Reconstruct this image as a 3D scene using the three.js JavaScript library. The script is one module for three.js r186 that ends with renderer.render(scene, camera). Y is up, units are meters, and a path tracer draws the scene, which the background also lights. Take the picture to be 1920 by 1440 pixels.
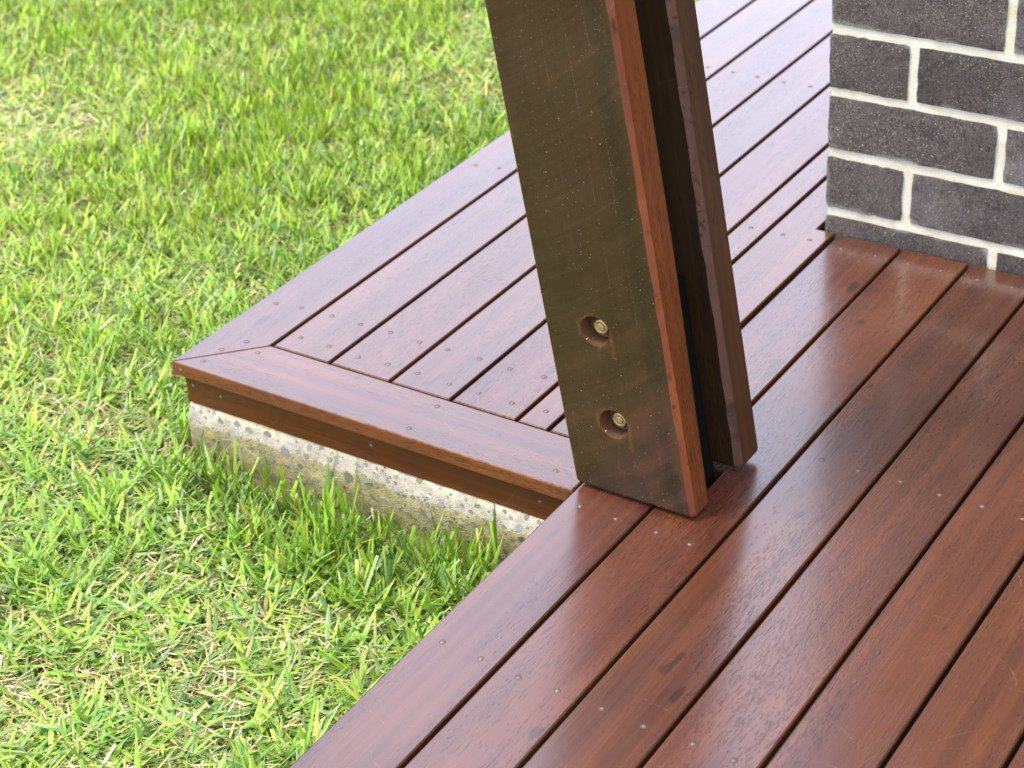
import * as THREE from 'three';
import { mergeGeometries } from 'three/addons/utils/BufferGeometryUtils.js';
import { Brush, Evaluator, SUBTRACTION } from 'three-bvh-csg';

// ---------------------------------------------------------------- camera, sky, sun, exposure
const scene = new THREE.Scene();
const renderer = new THREE.WebGLRenderer({ antialias: true });
renderer.setSize(1024, 768);
renderer.toneMapping = THREE.LinearToneMapping;
renderer.toneMappingExposure = 2.95;
renderer.shadowMap.enabled = true;

const camera = new THREE.PerspectiveCamera(22.892, 4 / 3, 0.05, 400);
camera.position.set(0.9391, 1.1995, 1.4217);
camera.rotation.order = 'YXZ';
camera.rotation.set(THREE.MathUtils.degToRad(-31.795), THREE.MathUtils.degToRad(35.467), THREE.MathUtils.degToRad(-4.083));
camera.focus = 1.98; camera.userData.fStop = 9;
scene.add(camera);

// seeded random and periodic value noise
function rng(seed) { let a = seed >>> 0; return () => { a = (a + 0x6D2B79F5) | 0; let t = Math.imul(a ^ (a >>> 15), 1 | a); t = (t + Math.imul(t ^ (t >>> 7), 61 | t)) ^ t; return ((t ^ (t >>> 14)) >>> 0) / 4294967296; }; }
const LAT = new Float32Array(65536); { const r = rng(77); for (let i = 0; i < 65536; i++) LAT[i] = r(); }
const sm = (t) => t * t * (3 - 2 * t);
function vn(x, y, px, py, seed = 0) {            // value noise 0..1 with period px, py (whole numbers)
  const xi = Math.floor(x), yi = Math.floor(y), fx = sm(x - xi), fy = sm(y - yi);
  const x0 = ((xi % px) + px) % px, x1 = (x0 + 1) % px, y0 = ((yi % py) + py) % py, y1 = (y0 + 1) % py;
  const h = (a, b) => LAT[(a * 7919 + b * 104729 + seed * 15731) & 65535];
  const a = h(x0, y0), b = h(x1, y0), c = h(x0, y1), d = h(x1, y1);
  return a + (b - a) * fx + (c - a) * fy + (a - b - c + d) * fx * fy;
}
function fbm(u, v, px, py, oct, seed = 0) { let s = 0, a = 0.5, n = 0; for (let i = 0; i < oct; i++) { s += a * vn(u * px, v * py, px, py, seed + i * 13); n += a; a *= 0.5; px *= 2; py *= 2; } return s / n; }
const clamp = (x, a = 0, b = 1) => Math.min(b, Math.max(a, x));
const sstep = (a, b, x) => sm(clamp((x - a) / (b - a)));
const lerp = (a, b, t) => a + (b - a) * t;
const enc = (l) => { l = clamp(l); return 255 * (l <= 0.0031308 ? 12.92 * l : 1.055 * Math.pow(l, 1 / 2.4) - 0.055); };

{ // overcast bright sky, a little blue, soft cloud structure
  const W = 512, H = 256, d = new Float32Array(W * H * 4);
  for (let j = 0; j < H; j++) for (let i = 0; i < W; i++) {
    const el = ((j + 0.5) / H - 0.5) * Math.PI, k = (j * W + i) * 4;
    const c = fbm(i / W, j / H, 6, 5, 4, 3), up = clamp(Math.sin(el));
    const b = el > 0 ? (0.89 + 0.20 * up) * (0.82 + 0.36 * c) : 0.25;
    d[k] = b * lerp(0.85, 0.84, up); d[k + 1] = b * lerp(0.94, 0.94, up); d[k + 2] = b * lerp(1.17, 1.20, up); d[k + 3] = 1;
  }
  const t = new THREE.DataTexture(d, W, H, THREE.RGBAFormat, THREE.FloatType);
  t.mapping = THREE.EquirectangularReflectionMapping; t.magFilter = t.minFilter = THREE.LinearFilter; t.wrapS = THREE.RepeatWrapping; t.needsUpdate = true;
  scene.background = t; scene.environment = t;
}
const sun = new THREE.DirectionalLight(new THREE.Color(1, 0.93, 0.80), 1.5);
sun.position.set(-2.2, 5, 1.6); sun.target.position.set(0, 0, 0);
sun.castShadow = true; sun.shadow.radius = 26; sun.shadow.mapSize.set(2048, 2048);
Object.assign(sun.shadow.camera, { left: -4, right: 4, top: 4, bottom: -4, near: 0.1, far: 14 });
scene.add(sun, sun.target);

// ---------------------------------------------------------------- helpers
const counts = {};
function numbered(n) { const c = counts[n] = (counts[n] ?? -1) + 1; return c ? `${n}_${String(c).padStart(3, '0')}` : n; }
function tag(o, label, category, extra) { o.userData.label = label; o.userData.category = category; Object.assign(o.userData, extra || {}); return o; }
function mesh(name, g, m, parent = scene) { const o = new THREE.Mesh(g, m); o.name = parent === scene ? numbered(name) : name; o.castShadow = o.receiveShadow = true; parent.add(o); return o; }
function tex(w, h, fill, { srgb = false, repeat = true } = {}) {   // fill(setPixel) over bytes
  const d = new Uint8Array(w * h * 4); fill(d, w, h);
  const t = new THREE.DataTexture(d, w, h, THREE.RGBAFormat); t.magFilter = THREE.LinearFilter; t.minFilter = THREE.LinearMipmapLinearFilter; t.generateMipmaps = true;
  if (repeat) t.wrapS = t.wrapT = THREE.RepeatWrapping; if (srgb) t.colorSpace = THREE.SRGBColorSpace; t.needsUpdate = true; return t;
}

// ---------------------------------------------------------------- oiled hardwood: grain texture 1.6 m along by 0.4 m across
const LU = 1.6, LV = 0.4;
function woodMaps(seed) {
  const W = 2048, H = 1024, r = rng(seed), pore = new Float32Array(W * H);
  for (let n = 0; n < 60000; n++) {                 // pores: short grooves along the grain
    const x = r() * W, y = r() * H, dens = fbm(x / W, y / H, 5, 12, 3, seed + 5);
    if (r() > sstep(0.3, 0.72, dens)) continue;
    const len = 4 + r() * r() * 26, amp = 0.25 + 0.75 * r(), w = 1 + Math.floor(r() * 2.6), slope = (vn(x / 90, y / 40, 64, 64, 9) - 0.5) * 0.18;
    for (let k = 0; k < len; k++) for (let q = 0; q < w; q++) {
      const xx = (Math.floor(x + k)) % W, yy = ((Math.floor(y + q + slope * k)) % H + H) % H, f = Math.sin(Math.PI * (k + 0.5) / len);
      pore[yy * W + xx] = Math.max(pore[yy * W + xx], amp * f);
    }
  }
  const scuff = new Float32Array(W * H);
  for (let n = 0; n < 190; n++) {                    // pale foot scuffs and scratches
    let x = r() * W, y = r() * H, a = r() * 6.28, len = 20 + r() * 90, cv = (r() - 0.5) * 0.03, amp = 0.15 + 0.4 * r() * r();
    for (let k = 0; k < len; k++) { x += Math.cos(a) * 0.8; y += Math.sin(a) * 1.6; a += cv; const xx = ((Math.floor(x) % W) + W) % W, yy = ((Math.floor(y) % H) + H) % H; scuff[yy * W + xx] = Math.max(scuff[yy * W + xx], amp * vn(k / 6, n, 64, 64, 4)); }
  }
  for (let n = 0; n < 900; n++) { const x = Math.floor(r() * W), y = Math.floor(r() * H); scuff[y * W + x] = Math.max(scuff[y * W + x], 0.2 + 0.5 * r() * r()); }
  const rough = new Uint8Array(W * H * 4), bump = new Uint8Array(W * H * 4);
  const map = tex(W, H, (d) => {
    for (let j = 0; j < H; j++) for (let i = 0; i < W; i++) {
      const u = i / W, v = j / H, k = j * W + i, p = pore[k];
      const wob = v + 0.012 * (fbm(u, v, 3, 6, 3, seed) - 0.5);
      const ring = fbm(u, wob, 3, 48, 3, seed + 21), fine = fbm(u, wob, 24, 320, 2, seed + 33), blot = fbm(u, v, 9, 6, 4, seed + 41), fig = fbm(u, v, 60, 14, 2, seed + 51);
      let t = 0.62 * ring + 0.38 * fine; t = 0.66 + 0.50 * (t - 0.5) + 0.20 * (blot - 0.5) + 0.14 * (fig - 0.5); 
      const warm = clamp(0.5 + 1.0 * (blot - 0.5) + 0.9 * (ring - 0.5));
      let R = lerp(0.070, 0.106, warm), G = lerp(0.0210, 0.0325, warm), B = lerp(0.0118, 0.0112, warm);
      const m = clamp(0.35 + t, 0.35, 1.7) * (1 - 0.72 * p);
      R *= m; G *= m; B *= m;
      const dark = sstep(0.80, 0.86, fbm(u, v, 30, 15, 3, seed + 63)) * 0.5;  // small dark stains
      R *= 1 - dark; G *= 1 - dark * 0.85; B *= 1 - dark * 0.7;
      const s = scuff[k] * 0.7; R = lerp(R, 0.42, s); G = lerp(G, 0.3, s); B = lerp(B, 0.24, s);
      d[k * 4] = enc(R); d[k * 4 + 1] = enc(G); d[k * 4 + 2] = enc(B); d[k * 4 + 3] = 255;
      const ro = 0.245 + 0.20 * (fbm(u, v, 8, 9, 4, seed + 71) - 0.42) + 0.10 * (fine - 0.5) + 0.18 * p + 0.25 * scuff[k];
      rough[k * 4] = rough[k * 4 + 1] = rough[k * 4 + 2] = 255 * clamp(ro, 0.11, 0.7); rough[k * 4 + 3] = 255;
      const hgt = 0.62 + 0.10 * (fbm(u, v, 8, 4, 2, seed + 81) - 0.5) + 0.06 * (fine - 0.5) + 0.018 * (fbm(u, v, 160, 90, 2, seed + 91) - 0.5) - 0.30 * p;
      bump[k * 4] = bump[k * 4 + 1] = bump[k * 4 + 2] = 255 * clamp(hgt); bump[k * 4 + 3] = 255;
    }
  }, { srgb: true });
  return { map, roughnessMap: tex(W, H, (d) => d.set(rough)), bumpMap: tex(W, H, (d) => d.set(bump)) };
}
const WOOD = [woodMaps(101), woodMaps(202)];
function woodMat(i, color, bump = 0.00075, rough = 1, oil = true) { return new THREE.MeshPhysicalMaterial({ ...WOOD[i % 2], color: new THREE.Color().setRGB(...color), roughness: rough, bumpScale: bump, ior: oil ? 1.5 : 1.38, clearcoat: oil ? 1 : 0, clearcoatRoughness: 0.17 + 0.016 * (i % 5) }); }

// deck board from a plan outline [[x, z], ...]; grain along z or along x
function plankGeo(outline, thick, bevel, grain, du, dv) {
  const s = new THREE.Shape(outline.map(([x, z]) => new THREE.Vector2(x, -z)));
  const g = new THREE.ExtrudeGeometry(s, { depth: thick - 2 * bevel, bevelEnabled: true, bevelThickness: bevel, bevelSize: bevel, bevelOffset: -bevel, bevelSegments: 4, steps: 1 });
  g.rotateX(-Math.PI / 2); g.translate(0, bevel - thick, 0);
  const p = g.attributes.position, n = g.attributes.normal, uv = g.attributes.uv;
  for (let i = 0; i < p.count; i++) {
    const x = p.getX(i), y = p.getY(i), z = p.getZ(i), a = grain === 'z' ? z : x, c = grain === 'z' ? x : z;
    uv.setXY(i, a / LU + du, (c + (Math.abs(n.getY(i)) > 0.4 ? 0 : y)) / LV + dv);
  }
  return g;
}

// ---------------------------------------------------------------- ground
const SOIL_Y = -0.150;
{
  const W = 512, H = 512;
  const soil = tex(W, H, (d) => { for (let j = 0; j < H; j++) for (let i = 0; i < W; i++) { const k = (j * W + i) * 4, a = fbm(i / W, j / H, 8, 8, 5, 7), b = fbm(i / W, j / H, 60, 60, 2, 17);
    const g = sstep(0.4, 0.62, a); let m = 0.5 + 0.8 * b; d[k] = enc(lerp(0.22, 0.14, g) * m); d[k + 1] = enc(lerp(0.17, 0.17, g) * m); d[k + 2] = enc(lerp(0.085, 0.045, g) * m); d[k + 3] = 255; } }, { srgb: true });
  const g = new THREE.PlaneGeometry(160, 160, 1, 1); g.rotateX(-Math.PI / 2); g.translate(0, SOIL_Y, 0);
  const uv = g.attributes.uv; for (let i = 0; i < uv.count; i++) uv.setXY(i, uv.getX(i) * 200, uv.getY(i) * 200);
  tag(mesh('ground', g, new THREE.MeshStandardMaterial({ map: soil, roughness: 0.95, bumpMap: soil, bumpScale: 0.006 })), 'brown earth and thatch under the lawn', 'ground', { kind: 'structure' });
}

{ // the lawn far outside the picture, beyond the single blades
  const W = 512, t = tex(W, W, (d) => { for (let j = 0; j < W; j++) for (let i = 0; i < W; i++) { const k = (j * W + i) * 4, a = fbm(i / W, j / W, 6, 6, 5, 51), b = fbm(i / W, j / W, 90, 90, 2, 57), m = 0.45 + 1.1 * b;
    d[k] = enc(lerp(0.16, 0.24, a) * m); d[k + 1] = enc(lerp(0.27, 0.30, a) * m); d[k + 2] = enc(lerp(0.025, 0.06, a) * m); d[k + 3] = 255; } }, { srgb: true });
  const g = new THREE.RingGeometry(4.6, 80, 64, 1); g.rotateX(-Math.PI / 2); g.translate(0, SOIL_Y + 0.012, 0);
  const p = g.attributes.position, uv = g.attributes.uv; for (let i = 0; i < uv.count; i++) uv.setXY(i, p.getX(i) / 1.5, p.getZ(i) / 1.5);
  tag(mesh('lawn', g, new THREE.MeshStandardMaterial({ map: t, bumpMap: t, bumpScale: 0.02, roughness: 0.9 })), 'mown green lawn running on into the distance', 'lawn', { kind: 'structure' });
}
// ---------------------------------------------------------------- concrete footing under the deck
{
  const root = new THREE.Group(); root.name = 'concrete_footing'; scene.add(root);
  tag(root, 'rough cream concrete slab edge with grey stones showing, under the deck fascia', 'footing');
  const W = 2048, H = 512, LX = 0.8, LY = 0.2, r = rng(5);
  const bumpD = new Uint8Array(W * H * 4), spots = [];
  for (let n = 0; n < 900; n++) spots.push([r() * W, r() * H, 1.5 + 7 * r() * r() * r(), r(), r()]);
  const sp = new Float32Array(W * H).fill(-1), hole = new Float32Array(W * H);
  for (const [x, y, rad, t, q] of spots) for (let j = -9; j <= 9; j++) for (let i = -9; i <= 9; i++) {
    if (Math.hypot(i, j * (0.6 + 0.7 * q)) > rad * (0.8 + 0.4 * vn(Math.atan2(j, i) * 2 + 9, x, 64, 64))) continue;
    const k = (((Math.floor(y) + j) % H + H) % H) * W + ((Math.floor(x) + i) % W + W) % W; if (t < 0.75) sp[k] = t / 0.75; else if (rad < 4) hole[k] = 1;
  }
  const map = tex(W, H, (d) => { for (let j = 0; j < H; j++) for (let i = 0; i < W; i++) {
    const u = i / W, v = j / H, k = j * W + i, y = -v * LY;     // v runs downward from the top of the face
    const n1 = fbm(u, v, 24, 6, 4, 11), sand = vn(u * 700, v * 175, 700, 175, 3), n2 = fbm(u, v, 90, 22, 3, 19);
    let m = 0.72 + 0.40 * n1 + 0.34 * (sand - 0.5) + 0.6 * (n2 - 0.5);
    let R = 0.40 * m, G = 0.345 * m, B = 0.25 * m;
    const edge = -0.0225 - 0.007 * (fbm(u, 0.3, 14, 2, 3, 23) - 0.5) * 2;
    const st = sstep(edge + 0.0018, edge - 0.0018, y) * (0.65 + 0.5 * fbm(u, v, 16, 5, 3, 29));   // earth and algae stain below the edge
    R *= lerp(1, 0.84, st); G *= lerp(1, 0.80, st); B *= lerp(1, 0.43, st);
    const low = 0.4 * sstep(-0.058, -0.082, y + 0.012 * (n1 - 0.5)); R *= lerp(1, 0.62, low); G *= lerp(1, 0.58, low); B *= lerp(1, 0.6, low);
    const rust = Math.exp(-Math.pow((u * LX - 0.377 - 0.004 * (n2 - 0.5)) / 0.004, 2)) * sstep(-0.01, -0.03, y) * sstep(-0.075, -0.05, y) * n1; R = lerp(R, 0.45, rust); G = lerp(G, 0.2, rust); B = lerp(B, 0.05, rust);
    if (sp[k] >= 0) { const a = 0.15 + 0.15 * sp[k]; R = lerp(R, a * 0.97, 0.55); G = lerp(G, a, 0.55); B = lerp(B, a * 0.9, 0.55); }
    if (hole[k]) { R *= 0.3; G *= 0.28; B *= 0.26; }
    d[k * 4] = enc(R); d[k * 4 + 1] = enc(G); d[k * 4 + 2] = enc(B); d[k * 4 + 3] = 255;
    bumpD[k * 4] = 255 * clamp(0.6 + 0.5 * (n2 - 0.5) + 0.25 * (sand - 0.5) - 0.5 * hole[k]); bumpD[k * 4 + 1] = bumpD[k * 4 + 2] = bumpD[k * 4]; bumpD[k * 4 + 3] = 255;
  } }, { srgb: true });
  const mat = new THREE.MeshStandardMaterial({ map, bumpMap: tex(W, H, (d) => d.set(bumpD)), bumpScale: 0.0026, roughness: 0.9 });
  // face profile: [height, outward], swept round the corner of the slab
  const prof = [[-0.0648, -0.012], [-0.0655, 0.001], [-0.074, 0.0035], [-0.083, 0.006], [-0.089, 0.007], [-0.100, 0.0075], [-0.110, 0.0078], [-0.122, 0.0075], [-0.140, 0.006], [-0.170, 0.006], [-0.30, 0.006]];
  const path = [];
  const X0 = -0.586, Z0 = -0.0125, NS = 150;
  for (let i = 0; i <= 24; i++) path.push([X0, -1.6 + (1.6 + Z0 - 0.008) * i / 24, -1, 0]);
  for (let a = 1; a < 4; a++) { const t = a / 4 * Math.PI / 2; path.push([X0 + 0.008 - 0.008 * Math.cos(t), Z0 - 0.008 + 0.008 * Math.sin(t), -Math.cos(t), Math.sin(t)]); }
  for (let i = 0; i <= NS; i++) path.push([X0 + 0.008 + (0.63 * i / NS), Z0, 0, 1]);
  const at = (pi, pj) => { const [x, z, nx, nz] = path[pi], [y, o] = prof[pj]; const s = x - z;
    const w = pj === 0 ? 0 : (fbm(s / 4 + 0.5, y * 2 + 0.5, 240, 90, 3, 31) - 0.5) * 0.004 + (fbm(s / 4 + 0.5, y + 0.5, 40, 12, 2, 37) - 0.5) * 0.006;
    return [x + nx * (o + w), y + (pj > 0 && pj < 8 ? (vn(s * 60, pj, 512, 64, 8) - 0.5) * 0.004 : 0), z + nz * (o + w)]; };
  const P = [], UV = [], I = [], nP = prof.length;
  path.forEach((_, i) => prof.forEach((q, j) => { const a = at(i, j); P.push(...a); UV.push((_[0] - _[1]) / LX, (-0.0648 - a[1]) / LY); }));
  for (let i = 0; i < path.length - 1; i++) for (let j = 0; j < nP - 1; j++) { const a = i * nP + j, b = a + nP; I.push(a, a + 1, b, b, a + 1, b + 1); }
  const g = new THREE.BufferGeometry(); g.setAttribute('position', new THREE.Float32BufferAttribute(P, 3)); g.setAttribute('uv', new THREE.Float32BufferAttribute(UV, 2)); g.setIndex(I); g.computeVertexNormals();
  mesh('slab_edge', g, mat, root);
  const bs = []; const bx = (x0, x1, y0, y1, z0, z1) => { const b = new THREE.BoxGeometry(x1 - x0, y1 - y0, z1 - z0); b.translate((x0 + x1) / 2, (y0 + y1) / 2, (z0 + z1) / 2); bs.push(b); };
  bx(-0.583, 2.4, -0.30, -0.066, -3.2, -0.016); bx(0.022, 2.4, -0.31, -0.067, -0.0155, 2.3);
  mesh('slab_body', mergeGeometries(bs), new THREE.MeshStandardMaterial({ color: new THREE.Color().setRGB(0.22, 0.19, 0.15), roughness: 0.95 }), root);
  // stones standing in the face
  const stoneM = [[0.23, 0.23, 0.215], [0.17, 0.17, 0.155], [0.25, 0.225, 0.165], [0.185, 0.19, 0.115], [0.24, 0.215, 0.13], [0.14, 0.14, 0.09]].map((c) => new THREE.MeshStandardMaterial({ color: new THREE.Color().setRGB(...c), roughness: 0.8, bumpMap: mat.bumpMap, bumpScale: 0.0008 }));
  const placed = [];
  for (let n = 0; n < 4000 && placed.length < 230; n++) {
    const pi = 28 + Math.floor(r() * 148), pj = 1 + Math.floor(r() * 7), f = r(), big = 0.0022 + 0.0078 * Math.pow(r(), 2.4);
    if (pi >= path.length - 1) continue;
    const a = new THREE.Vector3(...at(pi, pj)), b = new THREE.Vector3(...at(pi, pj + 1)), c = new THREE.Vector3(...at(pi + 1, pj));
    const nrm = new THREE.Vector3().crossVectors(b.clone().sub(a), c.clone().sub(a)).normalize(); if (nrm.z < 0) nrm.negate();
    const pos = a.lerp(b, f); if (pos.y > -0.067 || placed.some(([q, w]) => q.distanceTo(pos) < (w + big) * 1.1)) continue;
    placed.push([pos.clone(), big]);
    const k = 5 + Math.floor(r() * 3), V = [], id = [], el = 0.6 + 0.5 * r(), ph = r() * 6.28;
    V.push(0, 0, 0.0003); for (let q = 0; q < k; q++) { const t = ph + q / k * 6.283 + (r() - 0.5) * 0.7, rad = big * (0.65 + 0.6 * r()); V.push(Math.cos(t) * rad * 0.82, Math.sin(t) * rad * el * 0.82, 0.0005); V.push(Math.cos(t) * rad, Math.sin(t) * rad * el, -0.0016); }
    for (let q = 0; q < k; q++) { const c0 = 1 + q * 2, c1 = 1 + ((q + 1) % k) * 2; id.push(0, c0, c1, c0, c0 + 1, c1, c1, c0 + 1, c1 + 1); }
    const sg0 = new THREE.BufferGeometry(); sg0.setAttribute('position', new THREE.Float32BufferAttribute(V, 3)); sg0.setIndex(id);
    const sg = sg0.toNonIndexed(); sg.computeVertexNormals(); const su = []; for (let q = 0; q < sg.attributes.position.count; q++) su.push(sg.attributes.position.getX(q) * 6 + n, sg.attributes.position.getY(q) * 6); sg.setAttribute('uv', new THREE.Float32BufferAttribute(su, 2));
    const so = mesh('stone', sg, stoneM[pos.y < -0.09 ? 3 + Math.floor(r() * 3) % 3 : Math.floor(r() * 5)], root);
    so.position.copy(pos).addScaledVector(nrm, 0.0001); so.quaternion.setFromUnitVectors(new THREE.Vector3(0, 0, 1), nrm);
  }
}

// ---------------------------------------------------------------- brick wall
const WX = -0.0255, WZ = -0.6826, YC = 0.1965;    // corner x, face z, top of one course
{
  const root = new THREE.Group(); root.name = 'brick_wall'; root.position.set(WX, 0, WZ); scene.add(root);
  tag(root, 'corner of a charcoal speckled brick wall with thick cream mortar joints, standing on the deck', 'brick wall');
  const W = 1024, H = 2048, CW = 512, CH = 170, r = rng(909), bump = new Uint8Array(W * H * 4), rough = new Uint8Array(W * H * 4);
  const spec = new Float32Array(W * H), pit = new Float32Array(W * H);
  for (let n = 0; n < 52000; n++) { const x = Math.floor(r() * W), y = Math.floor(r() * H); const f = sstep(0.36, 0.7, fbm(x / W, y / H, 7, 24, 3, 2)); if (r() > 0.15 + f) continue; const big = r() < 0.10 ? 2 : (r() < 0.5 ? 1 : 0), a = 0.2 + 0.8 * r();
    for (let j = 0; j <= big; j++) for (let i = 0; i <= big; i++) if (r() < 0.85) spec[((y + j) % H) * W + (x + i) % W] = a; }
  for (let n = 0; n < 16000; n++) pit[Math.floor(r() * H) * W + Math.floor(r() * W)] = 0.4 + 0.6 * r();
  const cells = [];
  for (let n = 0; n < 24; n++) cells.push({ haze: r(), hx: r(), hy: r(), hr: 0.12 + 0.25 * r(), top: r() * r(), bot: 0.2 + r(), lef: r(), rig: r(), tone: 0.85 + 0.35 * r() });
  const map = tex(W, H, (d) => { for (let j = 0; j < H; j++) for (let i = 0; i < W; i++) {
    const k = j * W + i, ci = Math.floor(i / CW), cj = Math.min(11, Math.floor(j / CH)), c = cells[cj * 2 + ci], u = (i % CW) / CW, v = (j - cj * CH) / CH;
    const n1 = fbm(i / W, j / H, 40, 80, 3, 5), n2 = vn(i / 1.7, j / 1.7, 600, 1200, 6), n3 = fbm(i / W, j / H, 9, 18, 3, 7);
    const st = vn(i / 1.3, j / 9, 788, 228, 12); let m = c.tone * (0.72 + 0.55 * n1 + 1.1 * (n2 - 0.5) + 0.8 * (vn(i / 4, j / 4, 256, 512, 15) - 0.5) + 0.7 * (st - 0.5) + 0.5 * (n3 - 0.5));
    let R = 0.068 * m, G = 0.0530 * m, B = 0.0435 * m;
    const hz = c.haze > 0.35 ? 0.06 * c.haze * Math.exp(-(Math.pow(u - c.hx, 2) + Math.pow((v - c.hy) * 0.35, 2)) / (c.hr * c.hr)) * (0.3 + 1.1 * n1) : 0; R += hz * 0.97; G += hz * 0.95; B += hz * 0.97;
    const en = fbm(i / W, j / H, 30, 60, 3, 8), ef = (e, s, w) => s * sstep(w * (0.25 + 1.1 * en), 0, e) * sstep(0.50, 0.72, fbm(i / W, j / H, 12, 24, 2, 9));
    const es = clamp(ef(v, c.bot, 0.16) + ef(1 - v, c.top, 0.14) + ef(u, c.lef * 0.7, 0.05) + ef(1 - u, c.rig * 0.8, 0.05)) * (0.4 + 0.8 * n2);
    R = lerp(R, 0.45, es * 0.75); G = lerp(G, 0.43, es * 0.75); B = lerp(B, 0.40, es * 0.75);
    const s = spec[k] * 0.85; R = lerp(R, 0.50, s); G = lerp(G, 0.43, s); B = lerp(B, 0.28, s);
    R *= 1 - 0.6 * pit[k]; G *= 1 - 0.6 * pit[k]; B *= 1 - 0.6 * pit[k];
    d[k * 4] = enc(R); d[k * 4 + 1] = enc(G); d[k * 4 + 2] = enc(B); d[k * 4 + 3] = 255;
    bump[k * 4] = bump[k * 4 + 1] = bump[k * 4 + 2] = 255 * clamp(0.6 + 0.45 * (n1 - 0.5) + 0.35 * (n2 - 0.5) + 0.15 * spec[k] - 0.4 * pit[k]); bump[k * 4 + 3] = 255;
  } }, { srgb: true });
  const brickM = [1, 0.9, 1.12, 1.02].map((t, i) => new THREE.MeshStandardMaterial({ map, bumpMap: null, color: new THREE.Color().setRGB(t, t * (i === 2 ? 0.97 : 1), t * (i === 2 ? 0.95 : 1)), roughness: 0.78 }));
  const bt = tex(W, H, (d) => d.set(bump)); brickM.forEach((m) => { m.bumpMap = bt; m.bumpScale = 0.0011; });
  const JW = 512, mj = new Uint8Array(JW * JW * 4);
  const mmap = tex(JW, JW, (d) => { for (let j = 0; j < JW; j++) for (let i = 0; i < JW; i++) { const k = (j * JW + i) * 4, a = fbm(i / JW, j / JW, 10, 10, 4, 3), s = vn(i / 2, j / 2, 256, 256, 4), st = sstep(0.62, 0.75, fbm(i / JW, j / JW, 14, 14, 3, 6));
    const m = 0.80 + 0.3 * a + 0.16 * (s - 0.5); d[k] = enc(0.62 * m * lerp(1, 0.96, st)); d[k + 1] = enc(0.565 * m * lerp(1, 0.91, st)); d[k + 2] = enc(0.43 * m * lerp(1, 0.80, st)); d[k + 3] = 255;
    mj[k] = mj[k + 1] = mj[k + 2] = 255 * clamp(0.5 + 0.5 * (a - 0.5) + 0.5 * (s - 0.5)); mj[k + 3] = 255; } }, { srgb: true });
  const mortarM = new THREE.MeshStandardMaterial({ map: mmap, bumpMap: tex(JW, JW, (d) => d.set(mj)), bumpScale: 0.0007, roughness: 0.92 });
  function brickGeo(w, h, d, cell, half, seed, fine) {
    const seg = fine ? [14, 6, 4] : [2, 2, 2], g = new THREE.BoxGeometry(w, h, d, ...seg), p = g.attributes.position, n = g.attributes.normal, uv = g.attributes.uv, R0 = 0.003;
    const col = cell % 2, row = Math.floor(cell / 2);
    for (let i = 0; i < p.count; i++) {
      let x = p.getX(i), y = p.getY(i), z = p.getZ(i); const nx = n.getX(i), ny = n.getY(i), nz = n.getZ(i);
      const a = Math.abs(nz) > 0.5 ? (x / w + 0.5) * (half ? 0.48 : 1) : Math.abs(nx) > 0.5 ? (z / d + 0.5) * (d > 0.2 ? 1 : 0.48) : (x / w + 0.5) * (half ? 0.48 : 1), b = Math.abs(ny) > 0.5 ? 0.3 + 0.4 * (z / d + 0.5) : y / h + 0.5;
      uv.setXY(i, (col * CW + 2 + a * (CW - 4)) / W, (row * CH + 2 + b * (CH - 4)) / H);
      if (fine) {
        const q = new THREE.Vector3(x, y, z), c = new THREE.Vector3(clamp(x, -w / 2 + R0, w / 2 - R0), clamp(y, -h / 2 + R0, h / 2 - R0), clamp(z, -d / 2 + R0, d / 2 - R0)), dd = q.clone().sub(c);
        if ([Math.abs(x) > w / 2 - 1e-6, Math.abs(y) > h / 2 - 1e-6, Math.abs(z) > d / 2 - 1e-6].filter(Boolean).length > 1) q.copy(c).add(dd.setLength(R0));
        const j = (k) => (vn(q.x * 130 + 40, q.y * 130 + q.z * 130 + 40, 999, 999, seed + k) - 0.5) * 0.0024;
        p.setXYZ(i, q.x + j(0), q.y + j(7), q.z + j(14) * 0.6);
      }
    }
    if (fine) { g.computeVertexNormals(); } return g;
  }
  const rest = []; let bi = 0;
  const LX = 2.39, LZ = 1.43;
  function put(x0, x1, y0, y1, z0, z1) {        // local box, front at z = 0
    const w = x1 - x0 - 0.0015, h = y1 - y0 - 0.0015, d = z1 - z0, i = bi++, fine = x0 < 0.6 && y0 < 0.5 && z1 > -0.3, single = x0 < 1.2 && y0 < 0.9 && z1 > -0.8;
    const g = brickGeo(w, h, d, (i * 7 + 3) % 24, w < 0.2, i * 3, fine);
    const cx = (x0 + x1) / 2, cy = (y0 + y1) / 2, cz = (z0 + z1) / 2;
    if (!single) { g.translate(cx, cy, cz); rest.push(g); return; }
    const o = mesh('brick', g, brickM[(i * 5 + (i >> 2)) % 4], root); o.position.set(cx + (r() - 0.5) * 0.001, cy + (r() - 0.5) * 0.0012, cz + (r() - 0.5) * 0.0008);
    if (fine) o.rotation.set((r() - 0.5) * 0.004, (r() - 0.5) * 0.003, (r() - 0.5) * 0.006);
  }
  for (let c = -4; c < 29; c++) {
    const y1 = YC + 0.086 * c, y0 = y1 - 0.076, even = ((c % 2) + 2) % 2 === 0;
    if (even) { for (let x = 0; x < LX - 0.1; x += 0.24) put(x, Math.min(x + 0.23, LX), y0, y1, -0.11, 0); for (let z = -0.12; z > -LZ; z -= 0.24) put(0, 0.11, y0, y1, z - 0.23, z); }
    else { put(0, 0.11, y0, y1, -0.23, 0); for (let x = 0.12; x < LX; x += 0.24) put(x, Math.min(x + 0.23, LX), y0, y1, -0.11, 0); for (let z = -0.24; z > -LZ; z -= 0.24) put(0, 0.11, y0, y1, z - 0.23, z); }
  }
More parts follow.
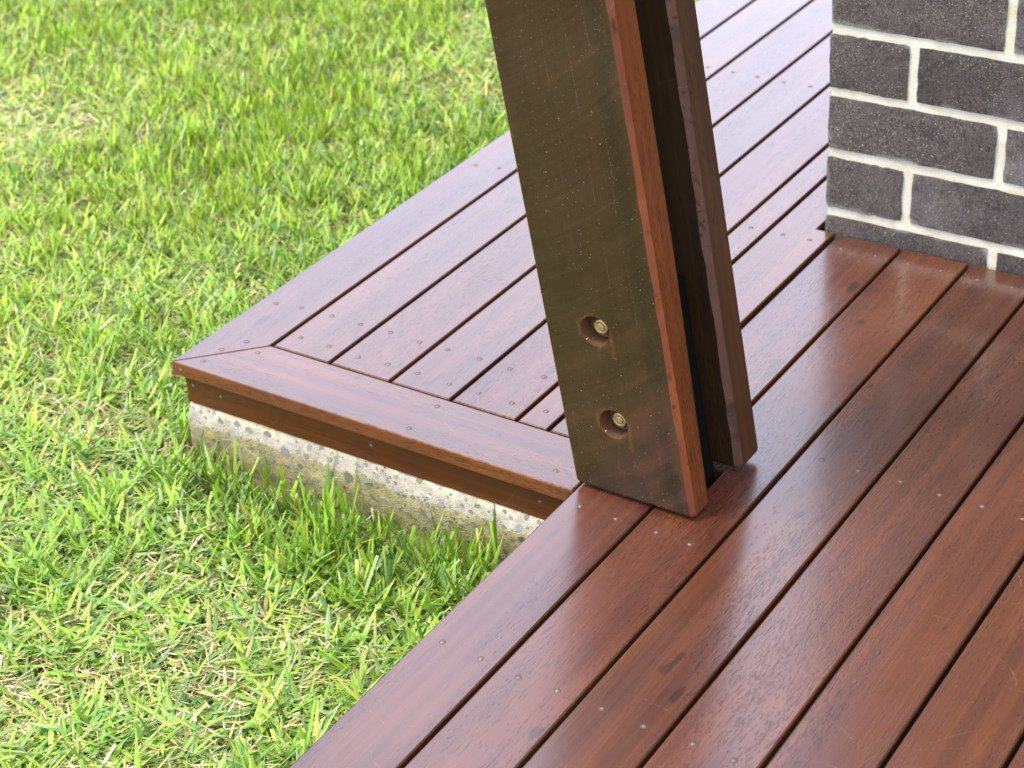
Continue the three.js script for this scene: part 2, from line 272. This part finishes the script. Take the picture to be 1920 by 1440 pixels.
  const ro = mesh('brick_rest', mergeGeometries(rest), brickM[0], root); ro.name = 'bricks'; ro.userData.kind = 'stuff';
  const g = new THREE.BoxGeometry(LX - 0.006, 2.9, LZ + 0.1, 60, 60, 20); g.translate(LX / 2, 2.9 / 2 - 0.21, -LZ / 2 - 0.053);
  { const p = g.attributes.position, n = g.attributes.normal, uv = g.attributes.uv; for (let i = 0; i < p.count; i++) { const x = p.getX(i), y = p.getY(i), z = p.getZ(i); uv.setXY(i, (Math.abs(n.getX(i)) > 0.5 ? z : x) / 0.3, (Math.abs(n.getY(i)) > 0.5 ? z : y) / 0.3); p.setXYZ(i, x, y, z + (Math.abs(n.getZ(i)) > 0.5 ? (fbm(x / 3 + 1, y / 3 + 1, 60, 60, 2, 4) - 0.5) * 0.0015 : 0)); } }
  mesh('mortar', g, mortarM, root);
}

// ---------------------------------------------------------------- timber deck
const deck = new THREE.Group(); deck.name = 'timber_deck'; scene.add(deck);
tag(deck, 'oiled reddish brown hardwood deck of long boards with a mitred border, beside the lawn', 'deck');
const nailMat = new THREE.MeshStandardMaterial({ color: new THREE.Color().setRGB(0.16, 0.12, 0.085), metalness: 0.35, roughness: 0.45 });
const nailDark = new THREE.MeshStandardMaterial({ color: new THREE.Color().setRGB(0.065, 0.036, 0.026), metalness: 0, roughness: 0.6 });
const nailGeo = new THREE.LatheGeometry([[0, 0.00075], [0.0010, 0.00068], [0.0018, 0.00045], [0.0024, 0.0001], [0.0025, -0.0006]].map(([a, b]) => new THREE.Vector2(a, b)), 12);
const ringGeo = new THREE.LatheGeometry([[0.0024, 0.0002], [0.0029, 0.00022], [0.0035, -0.0002]].map(([a, b]) => new THREE.Vector2(a, b)), 14);
const nr = rng(31);
function nail(board, x, z, y = 0, face) {
  const o = mesh('nail', nailGeo, nailMat, board); o.position.set(x, y, z); o.scale.setScalar(0.78 + 0.25 * nr());
  o.rotation.set((nr() - 0.5) * 0.35, 0, (nr() - 0.5) * 0.35);
  if (face) { o.rotation.set(Math.PI / 2 + (nr() - 0.5) * 0.2, 0, 0); return; }
  const rg = mesh('nail_hole', ringGeo, nailDark, board); rg.position.set(x, y, z); rg.scale.set(1 + 0.3 * nr(), 1, 1 + 0.3 * nr());
}
const TH = 0.019, BV = 0.0020, br = rng(4242);
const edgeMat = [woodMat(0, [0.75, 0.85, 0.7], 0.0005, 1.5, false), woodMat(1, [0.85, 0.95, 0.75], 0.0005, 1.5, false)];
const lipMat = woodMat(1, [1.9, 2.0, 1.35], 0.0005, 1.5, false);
function board(outline, grain = 'z', tint = [1, 1, 1], name = 'deck_board') {
  const i = deck.children.length, m = woodMat(i, tint.map((c) => c * (0.95 + 0.1 * br())), 0.00045 + 0.0002 * br(), 0.85 + 0.35 * br());
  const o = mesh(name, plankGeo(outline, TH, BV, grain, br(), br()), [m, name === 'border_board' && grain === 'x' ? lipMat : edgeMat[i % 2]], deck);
  return o;
}
const rect = (x0, x1, z0, z1) => [[x0, z1], [x1, z1], [x1, z0], [x0, z0]];
const BACK = -3.2, FRONT = 2.3;
const tints = [[1.0, 1.0, 1.05], [1.05, 1, 1], [0.95, 0.97, 1], [1, 1, 1], [1.05, 1.0, 0.95], [1.0, 1, 1]];
// mitred border: left strip and front strip
const lb = board([[-0.5924, -0.0004], [-0.5060, -0.0868], [-0.5060, BACK], [-0.5924, BACK]], 'z', [0.9, 0.95, 1.05], 'border_board');
for (const z of [-0.18, -0.645, -1.11, -1.57]) { nail(lb, -0.5311, z - 0.003); nail(lb, -0.568, z + 0.004); }
nail(lb, -0.5547, -0.052); nail(lb, -0.5385, -0.0815);
const fb = board([[-0.5922, 0], [-0.0035, 0], [-0.0035, -0.0880], [-0.5042, -0.0880]], 'x', [1.12, 1.12, 1.1], 'border_board');
for (const [x, z] of [[-0.5568, -0.0190], [-0.5081, -0.0676], [-0.2368, -0.0165], [-0.2348, -0.0709], [-0.0388, -0.0239], [-0.04, -0.07]]) nail(fb, x, z);
nail(fb, -0.5795, 0.0002, -0.0095, true);
const GAPS = [-0.5035, -0.412, -0.319, -0.229, -0.1354, -0.0914];
const L6 = [];
for (let i = 0; i < 5; i++) {
  const x0 = GAPS[i] + 0.0023, x1 = GAPS[i + 1] - 0.0023, b = board(rect(x0, x1, BACK, -0.0898 - 0.0006 * br()), 'z', tints[i]);
  L6.push(b); const c = (x0 + x1) / 2, o = x1 - x0 > 0.06 ? [-0.0235, 0.0225] : [0.0];
  for (const z of [-0.120, -0.184, -0.645, -1.112, -1.57]) for (const q of o) nail(b, c + q + (br() - 0.5) * 0.004, z + (br() - 0.5) * 0.005);
}
{ // board notched round the corner of the wall
  const b = board([[-0.089, -0.0898], [-0.0085, -0.0898], [-0.0085, -0.6795], [-0.0345, -0.6795], [-0.0345, BACK], [-0.089, BACK]], 'z', tints[5]);
  for (const [x, z] of [[-0.0677, -0.6446], [-0.0292, -0.6467], [-0.066, -0.121], [-0.03, -0.119], [-0.06, -1.11]]) nail(b, x, z);
}
const WE = WZ + 0.0035;
const E = [-0.0012, 0.0868, 0.0913, 0.1807, 0.1852, 0.2754, 0.2799, 0.3705, 0.3750, 0.4621, 0.4666];
for (let k = 0; k < 24; k++) {
  const x0 = k < 5 ? E[k * 2] : E[10] + (k - 5) * 0.0938, x1 = k < 5 ? E[k * 2 + 1] : x0 + 0.0892;
  let out = rect(x0, x1, WE, FRONT);
  if (k === 1) out = [[x0, FRONT], [x1, FRONT], [x1, WE], [x0, WE], [x0, -0.113], [0.125, -0.113], [0.125, -0.055], [x0, -0.055]];  // cut out for the post foot
  if (k === 0) out = [[x0, FRONT], [x1, FRONT], [x1, -0.055], [0.022, -0.055], [0.022, -0.113], [x1, -0.113], [x1, WE], [x0, WE]];
  const b = board(out, 'z', [[0.95, 0.95, 1.05], [1.0, 0.98, 0.95], [0.92, 0.9, 0.92], [1.0, 0.98, 1], [1.02, 0.98, 0.95], [1.1, 1.08, 0.95], [1, 1, 1]][k % 7]);
  const c = (x0 + x1) / 2, rows = k === 0 ? [0.0227, 0.2835, -0.6445, 0.75, 1.2] : k === 1 ? [0.024, 0.2874, -0.6465, 0.75, 1.2] : [-0.183, 0.2885, -0.643, 0.75, 1.2];
  for (const z of rows) for (const q of [-0.0225, 0.0225]) nail(b, c + q + (br() - 0.5) * 0.005, z + (br() - 0.5) * 0.004);
}
{ // fascia strips under the border, joists under the boards
  const dark = woodMat(0, [0.92, 0.88, 0.65], 0.0006, 1.35, false);
  const fg = (outline, y1, th, grain) => { const g = plankGeo(outline, th, 0.0012, grain, 0.37, 0.11); g.translate(0, y1, 0); return g; };
  const fa = mesh('fascia_board', fg([[-0.5855, -0.0115], [-0.0035, -0.0115], [-0.0035, -0.0305], [-0.5855, -0.0305]], -0.0194, 0.0446, 'x'), dark, deck);
  nail(fa, -0.5745, -0.0112, -0.0375, true); nail(fa, -0.529, -0.0112, -0.0405, true); nail(fa, -0.2935, -0.0112, -0.0395, true); nail(fa, -0.055, -0.0112, -0.04, true);
  mesh('fascia_board', fg([[-0.5855, -0.031], [-0.5665, -0.031], [-0.5665, BACK], [-0.5855, BACK]], -0.0194, 0.0446, 'z'), dark, deck);
  mesh('fascia_board', fg([[0.012, FRONT], [0.031, FRONT], [0.031, -0.030], [0.012, -0.030]], -0.0194, 0.0446, 'z'), dark, deck);
  const jm = woodMat(1, [0.8, 0.8, 0.7], 0.0006, 1.3, false);
  for (const z of [1.2, 0.75, 0.287]) mesh('joist', fg([[0.034, z + 0.02], [2.37, z + 0.02], [2.37, z - 0.02], [0.034, z - 0.02]], -0.0194, 0.0446, 'x'), jm, deck);
  mesh('joist', fg([[0.034, 0.043], [2.37, 0.043], [2.37, 0.003], [0.034, 0.003]], -0.0194, 0.0446, 'x'), jm, deck);
  for (const z of [-0.12, -0.184, -0.645]) mesh('joist', fg([[-0.563, z + 0.016], [2.37, z + 0.016], [2.37, z - 0.016], [-0.563, z - 0.016]], -0.0194, 0.0446, 'x'), jm, deck);
  for (const z of [-1.11, -1.57, -2.0, -2.5, -3]) mesh('joist', fg([[-0.563, z + 0.02], [-0.036, z + 0.02], [-0.036, z - 0.02], [-0.563, z - 0.02]], -0.0194, 0.0446, 'x'), jm, deck);
}

// ---------------------------------------------------------------- leaning post of two bolted planks
{
  const root = new THREE.Group(); root.name = 'leaning_post'; root.position.set(-0.003, 0, 0); scene.add(root);
  tag(root, 'dark leaning timber post of two thick planks bolted round a black steel foot', 'post');
  const SH = -0.1456, PW = 0.147, TOP = 2.6;
  const sx = (x, y) => x + SH * y;
  // face texture: 0.16 m across by 0.64 m up
  const W = 512, H = 2048, TW = 0.16, THt = 0.64, r = rng(66);
  const spk = new Float32Array(W * H), holes = [[0.0617, 0.2056], [0.0642, 0.0959]];
  for (let n = 0; n < 3600; n++) { const x = Math.floor(r() * W), y = Math.floor(r() * H), a = 0.2 + 0.8 * r() * r(), l = r() < 0.15 ? 3 : 1, dx = Math.round(r() * 2 - 1); if (r() > 0.25 + 0.8 * fbm(x / W, y / H, 6, 10, 3, 44)) continue; for (let q = 0; q < l; q++) for (let b = 0; b < (a > 0.35 ? 2 : 1); b++) for (let e = 0; e < (a > 0.6 ? 2 : 1); e++) spk[((y + q + b) % H) * W + ((x + e + dx * q) % W + W) % W] = a; }
  for (const cx of [0.062, 0.091, 0.115]) for (let y = 0; y < H; y++) { const x = Math.floor((cx + 0.004 * (vn(y / 160, cx * 999, 64, 64) - 0.5)) / TW * W); if (r() < 0.35 * sstep(0.45, 0.7, vn(y / 70, cx * 300, 64, 64, 5))) spk[y * W + x] = 0.3 + 0.5 * r(); }
  const bd = new Uint8Array(W * H * 4), rd = new Uint8Array(W * H * 4);
  const map = tex(W, H, (d) => { for (let j = 0; j < H; j++) for (let i = 0; i < W; i++) {
    const k = j * W + i, u = i / W, v = j / H, x = u * TW, y = v * THt;
    const arc = (y - 0.42 * x - 1.6 * x * x) / THt, saw = fbm(u * 0.3, arc, 4, 170, 3, 12), saw2 = fbm(u * 0.5, arc, 3, 46, 2, 14), g1 = fbm(u, v, 60, 10, 3, 16), bl = fbm(u, v, 4, 9, 4, 18);
    let m = 0.84 + 0.26 * (saw - 0.5) + 0.18 * (saw2 - 0.5) + 0.22 * (g1 - 0.5) + 0.35 * bl;
    let R = 0.036 * m, G = 0.0190 * m, B = 0.0072 * m;
    const red = sstep(0.50, 0.74, bl * 0.6 + saw2 * 0.45 + 0.25 * sstep(0.04, 0.12, x) * sstep(0.35, 0.02, y) - 0.12) * 0.8; R = lerp(R, 0.078, red * 0.6); G = lerp(G, 0.030, red * 0.6); B = lerp(B, 0.013, red * 0.6);
    const band = Math.exp(-Math.pow((x - 0.127) / 0.010, 2)) * 0.25; R *= 1 - band; G *= 1 - band * 0.75; B *= 1 - band * 0.6;
    for (const [hx, hy] of holes) { const dx = x - hx, dy = y - hy, q = Math.hypot(dx, dy); let s = 0.55 * sstep(0.0235, 0.0180, q) * sstep(0.35, 0.6, fbm(u, v, 14, 40, 2, 20));
      s += 0.8 * Math.exp(-Math.pow((dx - 0.0185 - 0.0006 * Math.sin(y * 300)) / 0.0022, 2)) * sstep(-0.031, -0.026, dy) * sstep(0.008, 0, dy) + 0.75 * Math.exp(-Math.pow((dx + 0.0195) / 0.0022, 2)) * sstep(-0.013, -0.008, dy) * sstep(0.012, 0.004, dy);
      s = clamp(s); R = lerp(R, 0.12, s * 0.6); G = lerp(G, 0.045, s * 0.6); B = lerp(B, 0.014, s * 0.6); }
    const s = spk[k] * 0.7; R = lerp(R, 0.5, s); G = lerp(G, 0.45, s); B = lerp(B, 0.36, s);
    d[k * 4] = enc(R); d[k * 4 + 1] = enc(G); d[k * 4 + 2] = enc(B); d[k * 4 + 3] = 255;
    bd[k * 4] = bd[k * 4 + 1] = bd[k * 4 + 2] = 255 * clamp(0.5 + 0.4 * (saw - 0.5) + 0.25 * (saw2 - 0.5) + 0.25 * (g1 - 0.5) + 0.3 * spk[k]); bd[k * 4 + 3] = 255;
    rd[k * 4] = rd[k * 4 + 1] = rd[k * 4 + 2] = 255 * clamp(0.30 + 0.3 * (bl - 0.5) + 0.15 * (saw - 0.5) + 0.3 * spk[k]); rd[k * 4 + 3] = 255;
  } }, { srgb: true });
  const maps = { map, bumpMap: tex(W, H, (d) => d.set(bd)), roughnessMap: tex(W, H, (d) => d.set(rd)) };
  const M = (c, rough = 1) => new THREE.MeshPhysicalMaterial({ ...maps, bumpScale: 0.0004, roughness: rough, color: new THREE.Color().setRGB(...c), ior: 1.4 });
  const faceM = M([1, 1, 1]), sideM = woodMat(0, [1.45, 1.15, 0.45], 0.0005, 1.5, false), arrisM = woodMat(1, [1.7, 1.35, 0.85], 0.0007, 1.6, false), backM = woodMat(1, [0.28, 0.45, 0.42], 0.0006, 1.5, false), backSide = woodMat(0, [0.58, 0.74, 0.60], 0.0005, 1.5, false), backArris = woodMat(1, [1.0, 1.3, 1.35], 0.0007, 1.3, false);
  // horizontal section with bevelled corners, sheared up the lean; groups: 0 faces, 1 sides, 2 bevels
  function plankSolid(zf, zb, y0, cf, seed, wide = 1) {
    const pts = [[0, -cf[0]], [cf[0], 0], [PW - cf[1], 0], [PW, -cf[1] - 0.0005], [PW, zb - zf + 0.003], [PW - 0.003, zb - zf], [0.003, zb - zf], [0, zb - zf + 0.003]];
    const kind = [2, 0, 2, 1, 2, 0, 2, 1], ys = [y0]; for (let y = y0 + 0.004; y < 0.62; y += 0.02) ys.push(y); ys.push(0.9, 1.5, TOP);
    const pos = [[], [], []], uvs = [[], [], []], n = pts.length;
    const P = (i, yi) => { let [x, z] = pts[i]; x *= wide; const y = ys[yi]; let w = 0; if (i === 2 || i === 3) w = (vn(y * 40, seed, 256, 64, 3) - 0.5) * 0.0024 + (vn(y * 130, seed, 256, 64, 5) - 0.5) * 0.0008; if (i === 2) x += w; if (i === 3) z += w * 0.7;
      if (z < -0.02 && seed === 1) z += 0.009 * clamp(1 - y / 0.3);
      if (yi === 0) { x += (PW / 2 - x) * 0.018; z += ((zb - zf) / 2 - z) * 0.10; } return [sx(x, y), y, z + zf, x, z]; };
    const T = (k, a, b, c, uf) => { for (const q of [a, b, c]) { pos[k].push(q[0], q[1], q[2]); uvs[k].push(...uf(q)); } };
    for (let yi = 0; yi < ys.length - 1; yi++) for (let i = 0; i < n; i++) { const j = (i + 1) % n, a = P(i, yi), b = P(j, yi), c = P(j, yi + 1), d = P(i, yi + 1), k = kind[i];
      const uf = k === 0 && seed === 1 ? (q) => [q[3] / TW, q[1] / THt] : (q) => [q[1] / LU + seed * 0.13, (q[4] + q[3] * 0.7) / LV + seed * 0.17 + k * 0.37]; T(k, a, b, c, uf); T(k, a, c, d, uf); }
    for (const yi of [0, ys.length - 1]) for (let i = 1; i < n - 1; i++) { const a = P(0, yi), b = P(i, yi), c = P(i + 1, yi), uf = (q) => [q[3] / TW, q[4] / THt]; yi ? T(1, a, b, c, uf) : T(1, a, c, b, uf); }
    const g = new THREE.BufferGeometry(), all = pos.flat(), au = uvs.flat(); g.setAttribute('position', new THREE.Float32BufferAttribute(all, 3)); g.setAttribute('uv', new THREE.Float32BufferAttribute(au, 2));
    let s = 0; pos.forEach((p, k) => { g.addGroup(s, p.length / 3, k); s += p.length / 3; }); g.computeVertexNormals(); return g;
  }
  const ZF = -0.0105, ZB = -0.0540, ZF2 = -0.1085, ZB2 = -0.154;
  let front = new Brush(plankSolid(ZF, ZB, 0.005, [0.0020, 0.0050], 1), [faceM, sideM, arrisM]); front.updateMatrixWorld();
  const ev = new Evaluator(); ev.useGroups = true; ev.attributes = ['position', 'normal', 'uv'];
  const holeM = M([2.6, 2.3, 2.5], 1.6);
  for (const [hx, hy] of holes) {
    const c = new THREE.LatheGeometry([[0, -0.02], [0.0152, -0.02], [0.0168, -0.0188], [0.0172, -0.001], [0.0180, 0.0006], [0.0180, 0.01], [0, 0.01]].map(([a, b]) => new THREE.Vector2(a, b)), 40); c.rotateX(Math.PI / 2);
    const uv = c.attributes.uv; for (let i = 0; i < uv.count; i++) uv.setXY(i, uv.getX(i) * 0.6, uv.getY(i) * 0.04);
    const b = new Brush(c, holeM); b.position.set(sx(hx, hy), hy, ZF); b.updateMatrixWorld(); front = ev.evaluate(front, b, SUBTRACTION); front.updateMatrixWorld();
  }
  const f = new THREE.Mesh(front.geometry, front.material); f.name = 'plank'; f.castShadow = f.receiveShadow = true; root.add(f); f.userData.label = 'front plank with two counterbored bolt holes';
  const zinc = new THREE.MeshStandardMaterial({ color: new THREE.Color().setRGB(0.46, 0.33, 0.14), metalness: 0.8, roughness: 0.48 });
  for (const [hx, hy] of holes) {
    const hex = new THREE.CylinderGeometry(0.0086, 0.0090, 0.0085, 6, 1); hex.rotateY(0.35 + hx * 20); hex.translate(0, 0.0050, 0);
    const top = new THREE.LatheGeometry([[0, 0.0112], [0.0040, 0.0112], [0.0048, 0.0104], [0.0050, 0.0092]].map(([a, b]) => new THREE.Vector2(a, b)), 20);
    const rim = new THREE.LatheGeometry([[0.0052, 0.0093], [0.0060, 0.0100], [0.0072, 0.0100], [0.0084, 0.0090]].map(([a, b]) => new THREE.Vector2(a, b)), 24);
    const wash = new THREE.LatheGeometry([[0, 0.0018], [0.0120, 0.0018], [0.0126, 0.0012], [0.0126, 0]].map(([a, b]) => new THREE.Vector2(a, b)), 28);
    for (const g of [hex]) g.deleteAttribute('uv'); for (const g of [top, rim, wash]) g.deleteAttribute('uv');
    const bolt = mesh('bolt', mergeGeometries([hex.toNonIndexed(), top.toNonIndexed(), rim.toNonIndexed()]), zinc, f); bolt.rotation.x = Math.PI / 2; bolt.position.set(sx(hx, hy) + 0.0005, hy, ZF - 0.0199);
    const wm = mesh('washer', wash, new THREE.MeshStandardMaterial({ color: new THREE.Color().setRGB(0.09, 0.07, 0.05), metalness: 0.5, roughness: 0.6 }), f); wm.rotation.x = Math.PI / 2; wm.position.set(sx(hx, hy), hy, ZF - 0.0198);
  }
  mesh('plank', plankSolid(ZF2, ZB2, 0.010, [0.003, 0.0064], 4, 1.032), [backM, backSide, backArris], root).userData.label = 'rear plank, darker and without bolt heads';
  // black steel foot between the planks, through the deck
  const s = new THREE.Shape(); const x0 = 0.030, x1 = 0.117; s.moveTo(sx(x0, -0.066), -0.066); s.lineTo(sx(x1, -0.066), -0.066); s.lineTo(sx(x1, 0.236), 0.236); s.lineTo(sx(x0, 0.236), 0.236);
  const sg = new THREE.ExtrudeGeometry(s, { depth: ZB - ZF2 - 0.0012, bevelEnabled: true, bevelThickness: 0.001, bevelSize: 0.001, bevelOffset: -0.001, bevelSegments: 1 }); sg.translate(0, 0, ZF2 + 0.0006 + 0.0);
  mesh('steel_foot', sg, new THREE.MeshPhysicalMaterial({ color: new THREE.Color().setRGB(0.0050, 0.0040, 0.0032), roughness: 1, specularIntensity: 0.08 }), root);
}

// ---------------------------------------------------------------- lawn
{
  function blade(bend, tipW, cut, fold, seg) {          // unit blade: width 1 along x, height 1 along y, bends toward +z
    const P = [], U = [], I = []; let y = 0, z = 0;
    for (let i = 0; i <= seg; i++) {
      const t = i / seg, a = bend * t, w = 0.5 * (t < 0.12 ? 0.55 + 3.6 * t : 1) * (cut ? 1 - 0.25 * t : Math.pow(clamp((1 - t) / (1 - tipW) * 1.02), 0.75));
      P.push(-w, y, z + fold * w, 0, y, z, w, y, z + fold * w); U.push(0, t, 0.5, t, 1, t);
      y += Math.cos(a) / seg; z += Math.sin(a) / seg;
      if (i < seg) { const k = i * 3; I.push(k, k + 1, k + 3, k + 1, k + 4, k + 3, k + 1, k + 2, k + 4, k + 2, k + 5, k + 4); }
    }
    const g = new THREE.BufferGeometry(); g.setAttribute('position', new THREE.Float32BufferAttribute(P, 3)); g.setAttribute('uv', new THREE.Float32BufferAttribute(U, 2)); g.setIndex(I); g.computeVertexNormals(); return g;
  }
  const kinds = [blade(0.25, 0.35, false, 0.22, 5), blade(0.8, 0.3, false, 0.2, 5), blade(1.5, 0.25, false, 0.15, 6), blade(0.35, 0.5, true, 0.25, 4), blade(-0.3, 0.4, false, 0.3, 5)];
  const straws = [blade(0.5, 0.6, true, 0.1, 4), blade(1.4, 0.5, false, 0.1, 5), blade(-0.9, 0.5, true, 0.3, 4)];
  camera.updateMatrixWorld(); const fr = new THREE.Frustum().setFromProjectionMatrix(new THREE.Matrix4().multiplyMatrices(camera.projectionMatrix, camera.matrixWorldInverse));
  const inside = (x, z) => (x < -0.5935 ? true : z > 0.003 ? x < 0.008 : false);
  const r = rng(12345), gs = () => (r() + r() + r() - 1.5) / 0.75, pv = new THREE.Vector3();
  const green = kinds.map(() => []), dry = straws.map(() => []), q = new THREE.Quaternion(), e = new THREE.Euler(), s = new THREE.Vector3();
  const cn = (x, z, f, sd) => vn(x * f + 200, z * f + 200, 4000, 4000, sd);
  function dryness(x, z) { let d = 0.75 * cn(x, z, 3.2, 1) + 0.45 * cn(x, z, 9, 2) - 0.18; d += 0.5 * Math.exp(-(Math.pow((x + 0.30) / 0.20, 2) + Math.pow((z - 0.30) / 0.15, 2))) + 0.55 * Math.exp(-(Math.pow((x + 0.36) / 0.16, 2) + Math.pow((z - 0.50) / 0.10, 2))) + 0.25 * Math.exp(-(Math.pow((x + 0.72) / 0.25, 2) + Math.pow((z - 0.02) / 0.2, 2))) - 0.35 * sstep(0.16, 0.02, z) * sstep(-0.62, -0.5, x) - 0.3 * sstep(-0.8, -0.62, x) * (z < -0.05 ? 1 : 0); return clamp(d); }
  function plant(x, z, out) {
    const d = dryness(x, z), cl = cn(x, z, 28, 5), dist = Math.min(Math.abs(x + 0.5935) + (z > 0 ? 9 : 0), (x > -0.6 && z > 0) ? z : 9), edge = sstep(0.05, 0.005, dist);
    if (r() < d * 0.42 + 0.15 * (1 - sstep(0.25, 0.5, cl))) return;
    const flat = clamp(0.25 + 0.75 * d + 0.35 * gs() * 0.5 - 0.5 * edge - 0.3 * (cl - 0.4)), len = (0.015 + 0.013 * cl + 0.034 * Math.pow(r(), 3)) * (1 + 0.30 * edge) * (1 + 0.15 * sstep(-1.1, -0.5, x)), near = sstep(-1.1, -0.5, x), wid = (0.0018 + 0.0036 * r()) * (1 + 0.22 * near);
    if (x > -0.62 && z > 0 && z < 0.034 && r() < 0.9) return;
    const yaw = r() * 6.283, tilt = clamp(0.25 + flat * 1.15 + 0.35 * gs(), -0.2, 1.5);
    e.set(tilt, yaw, (r() - 0.5) * 0.5, 'YXZ'); q.setFromEuler(e); s.set(wid, len, wid);
    const y = SOIL_Y + 0.002 + r() * 0.014 + 0.010 * cl;
    const t = r(), h = (0.46 + 0.72 * r()) * (1 + 0.10 * (1 - near)) + 0.25 * (cl - 0.5); let c;
    const yl = clamp(1 - near + 0.5 * (cn(x, z, 5, 11) - 0.5)) * 0.08; if (t < 0.42) c = [0.24 + yl, 0.43 + yl * 0.6, 0.018]; else if (t < 0.74) c = [0.36 + yl, 0.54 + yl * 0.6, 0.030]; else if (t < 0.83) c = [0.14, 0.30, 0.034]; else if (t < 0.93) c = [0.37, 0.49, 0.15]; else c = [0.50, 0.46, 0.08];
    const ki = Math.floor(r() * kinds.length); green[ki].push([new THREE.Matrix4().compose(pv.set(x, y, z), q, s), c.map((v) => v * h)]);
  }
  function straw(x, z, out) {
    const d = dryness(x, z); if (r() > 0.13 + 1.0 * d + 0.10 * sstep(-0.8, -1.2, x)) return;
    e.set(1.35 + 0.22 * gs(), r() * 6.283, (r() - 0.5) * 1.2, 'YXZ'); q.setFromEuler(e); const big = r(); s.set(0.0006 + 0.0034 * Math.pow(big, 4) + 0.0006 * r(), (0.012 + 0.038 * r() * r()) * (out ? 1.4 : 1), 0.010);
    const y = SOIL_Y + 0.002 + r() * 0.015 + 0.006 * d, t = r(), h = 0.7 + 0.5 * r();
    const c = t < 0.55 ? [0.50, 0.40, 0.17] : t < 0.80 ? [0.62, 0.53, 0.31] : t < 0.92 ? [0.40, 0.21, 0.075] : [0.20, 0.12, 0.05];
    const ki = Math.floor(r() * straws.length); dry[ki].push([new THREE.Matrix4().compose(pv.set(x, y, z), q, s), c.map((v) => v * h)]);
  }
  const vis = (x, z) => { for (const y of [SOIL_Y, SOIL_Y + 0.05]) for (const [a, b] of [[0, 0], [0.06, 0], [-0.06, 0], [0, 0.06], [0, -0.06]]) if (fr.containsPoint(pv.set(x + a, y, z + b))) return true; return false; };
  for (let n = 0; n < 1200000; n++) {           // candidates over the part of the lawn in view
    const x = -3.4 + r() * 3.41, z = -3.4 + r() * 4.3; if (!inside(x, z) || !vis(x, z)) continue;
    const far = camera.position.distanceTo(pv.set(x, SOIL_Y, z)); if (r() > clamp(Math.pow(2.3 / far, 1.2))) continue;
    const o = far > 3.0; if (r() < 0.66) plant(x, z, o); else straw(x, z, o);
  }
  for (let n = 0; n < 170000; n++) {            // thinner round the view
    const x = -5.5 + r() * 5.51, z = -5.5 + r() * 8.5; if (!inside(x, z) || vis(x, z)) continue;
    if (r() < 0.75) plant(x, z, true); else straw(x, z, true);
  }
  const gm = new THREE.MeshPhysicalMaterial({ color: 0xffffff, roughness: 0.5, side: THREE.DoubleSide, transmission: 0.40, thickness: 0, specularIntensity: 0.9 });
  const dm = new THREE.MeshStandardMaterial({ color: 0xffffff, roughness: 0.75, side: THREE.DoubleSide });
  const col = new THREE.Color();
  const inst = (list, geo, mat, name, label) => { const m = new THREE.InstancedMesh(geo, mat, list.length); list.forEach(([mx, c], i) => { m.setMatrixAt(i, mx); m.setColorAt(i, col.setRGB(...c)); }); m.castShadow = m.receiveShadow = true; m.name = numbered(name); scene.add(m); m.userData.kind = 'stuff'; m.userData.label = label; m.userData.category = 'grass'; };
  green.forEach((l, i) => inst(l, kinds[i], gm, 'grass', 'short broad green blades of the mown lawn'));
  dry.forEach((l, i) => inst(l, straws[i], dm, 'dry_grass', 'dry straw coloured clippings lying in the lawn'));
  for (let n = 0; n < 70; n++) {                // longer arching runners along the foot of the slab
    const cx = -0.60 + 0.60 * r(), cz = 0.012 + 0.045 * r() * r();
    for (let k = 0, m = 2 + Math.floor(r() * 4); k < m; k++) { e.set(0.15 + 0.55 * r(), r() * 6.283, (r() - 0.5) * 0.4, 'YXZ'); q.setFromEuler(e); s.set(0.0038 + 0.0024 * r(), 0.030 + 0.030 * r(), 0.005);
      const h = 0.6 + 0.5 * r(); green[[0, 1, 2, 4][Math.floor(r() * 4)]].push([new THREE.Matrix4().compose(pv.set(cx + 0.004 * gs(), SOIL_Y + 0.004, Math.max(0.012, cz + 0.004 * gs())), q, s), [0.23 * h, 0.42 * h, 0.02 * h]]); }
  }
  console.log('grass', green.map((l) => l.length), dry.map((l) => l.length));
}

renderer.render(scene, camera);
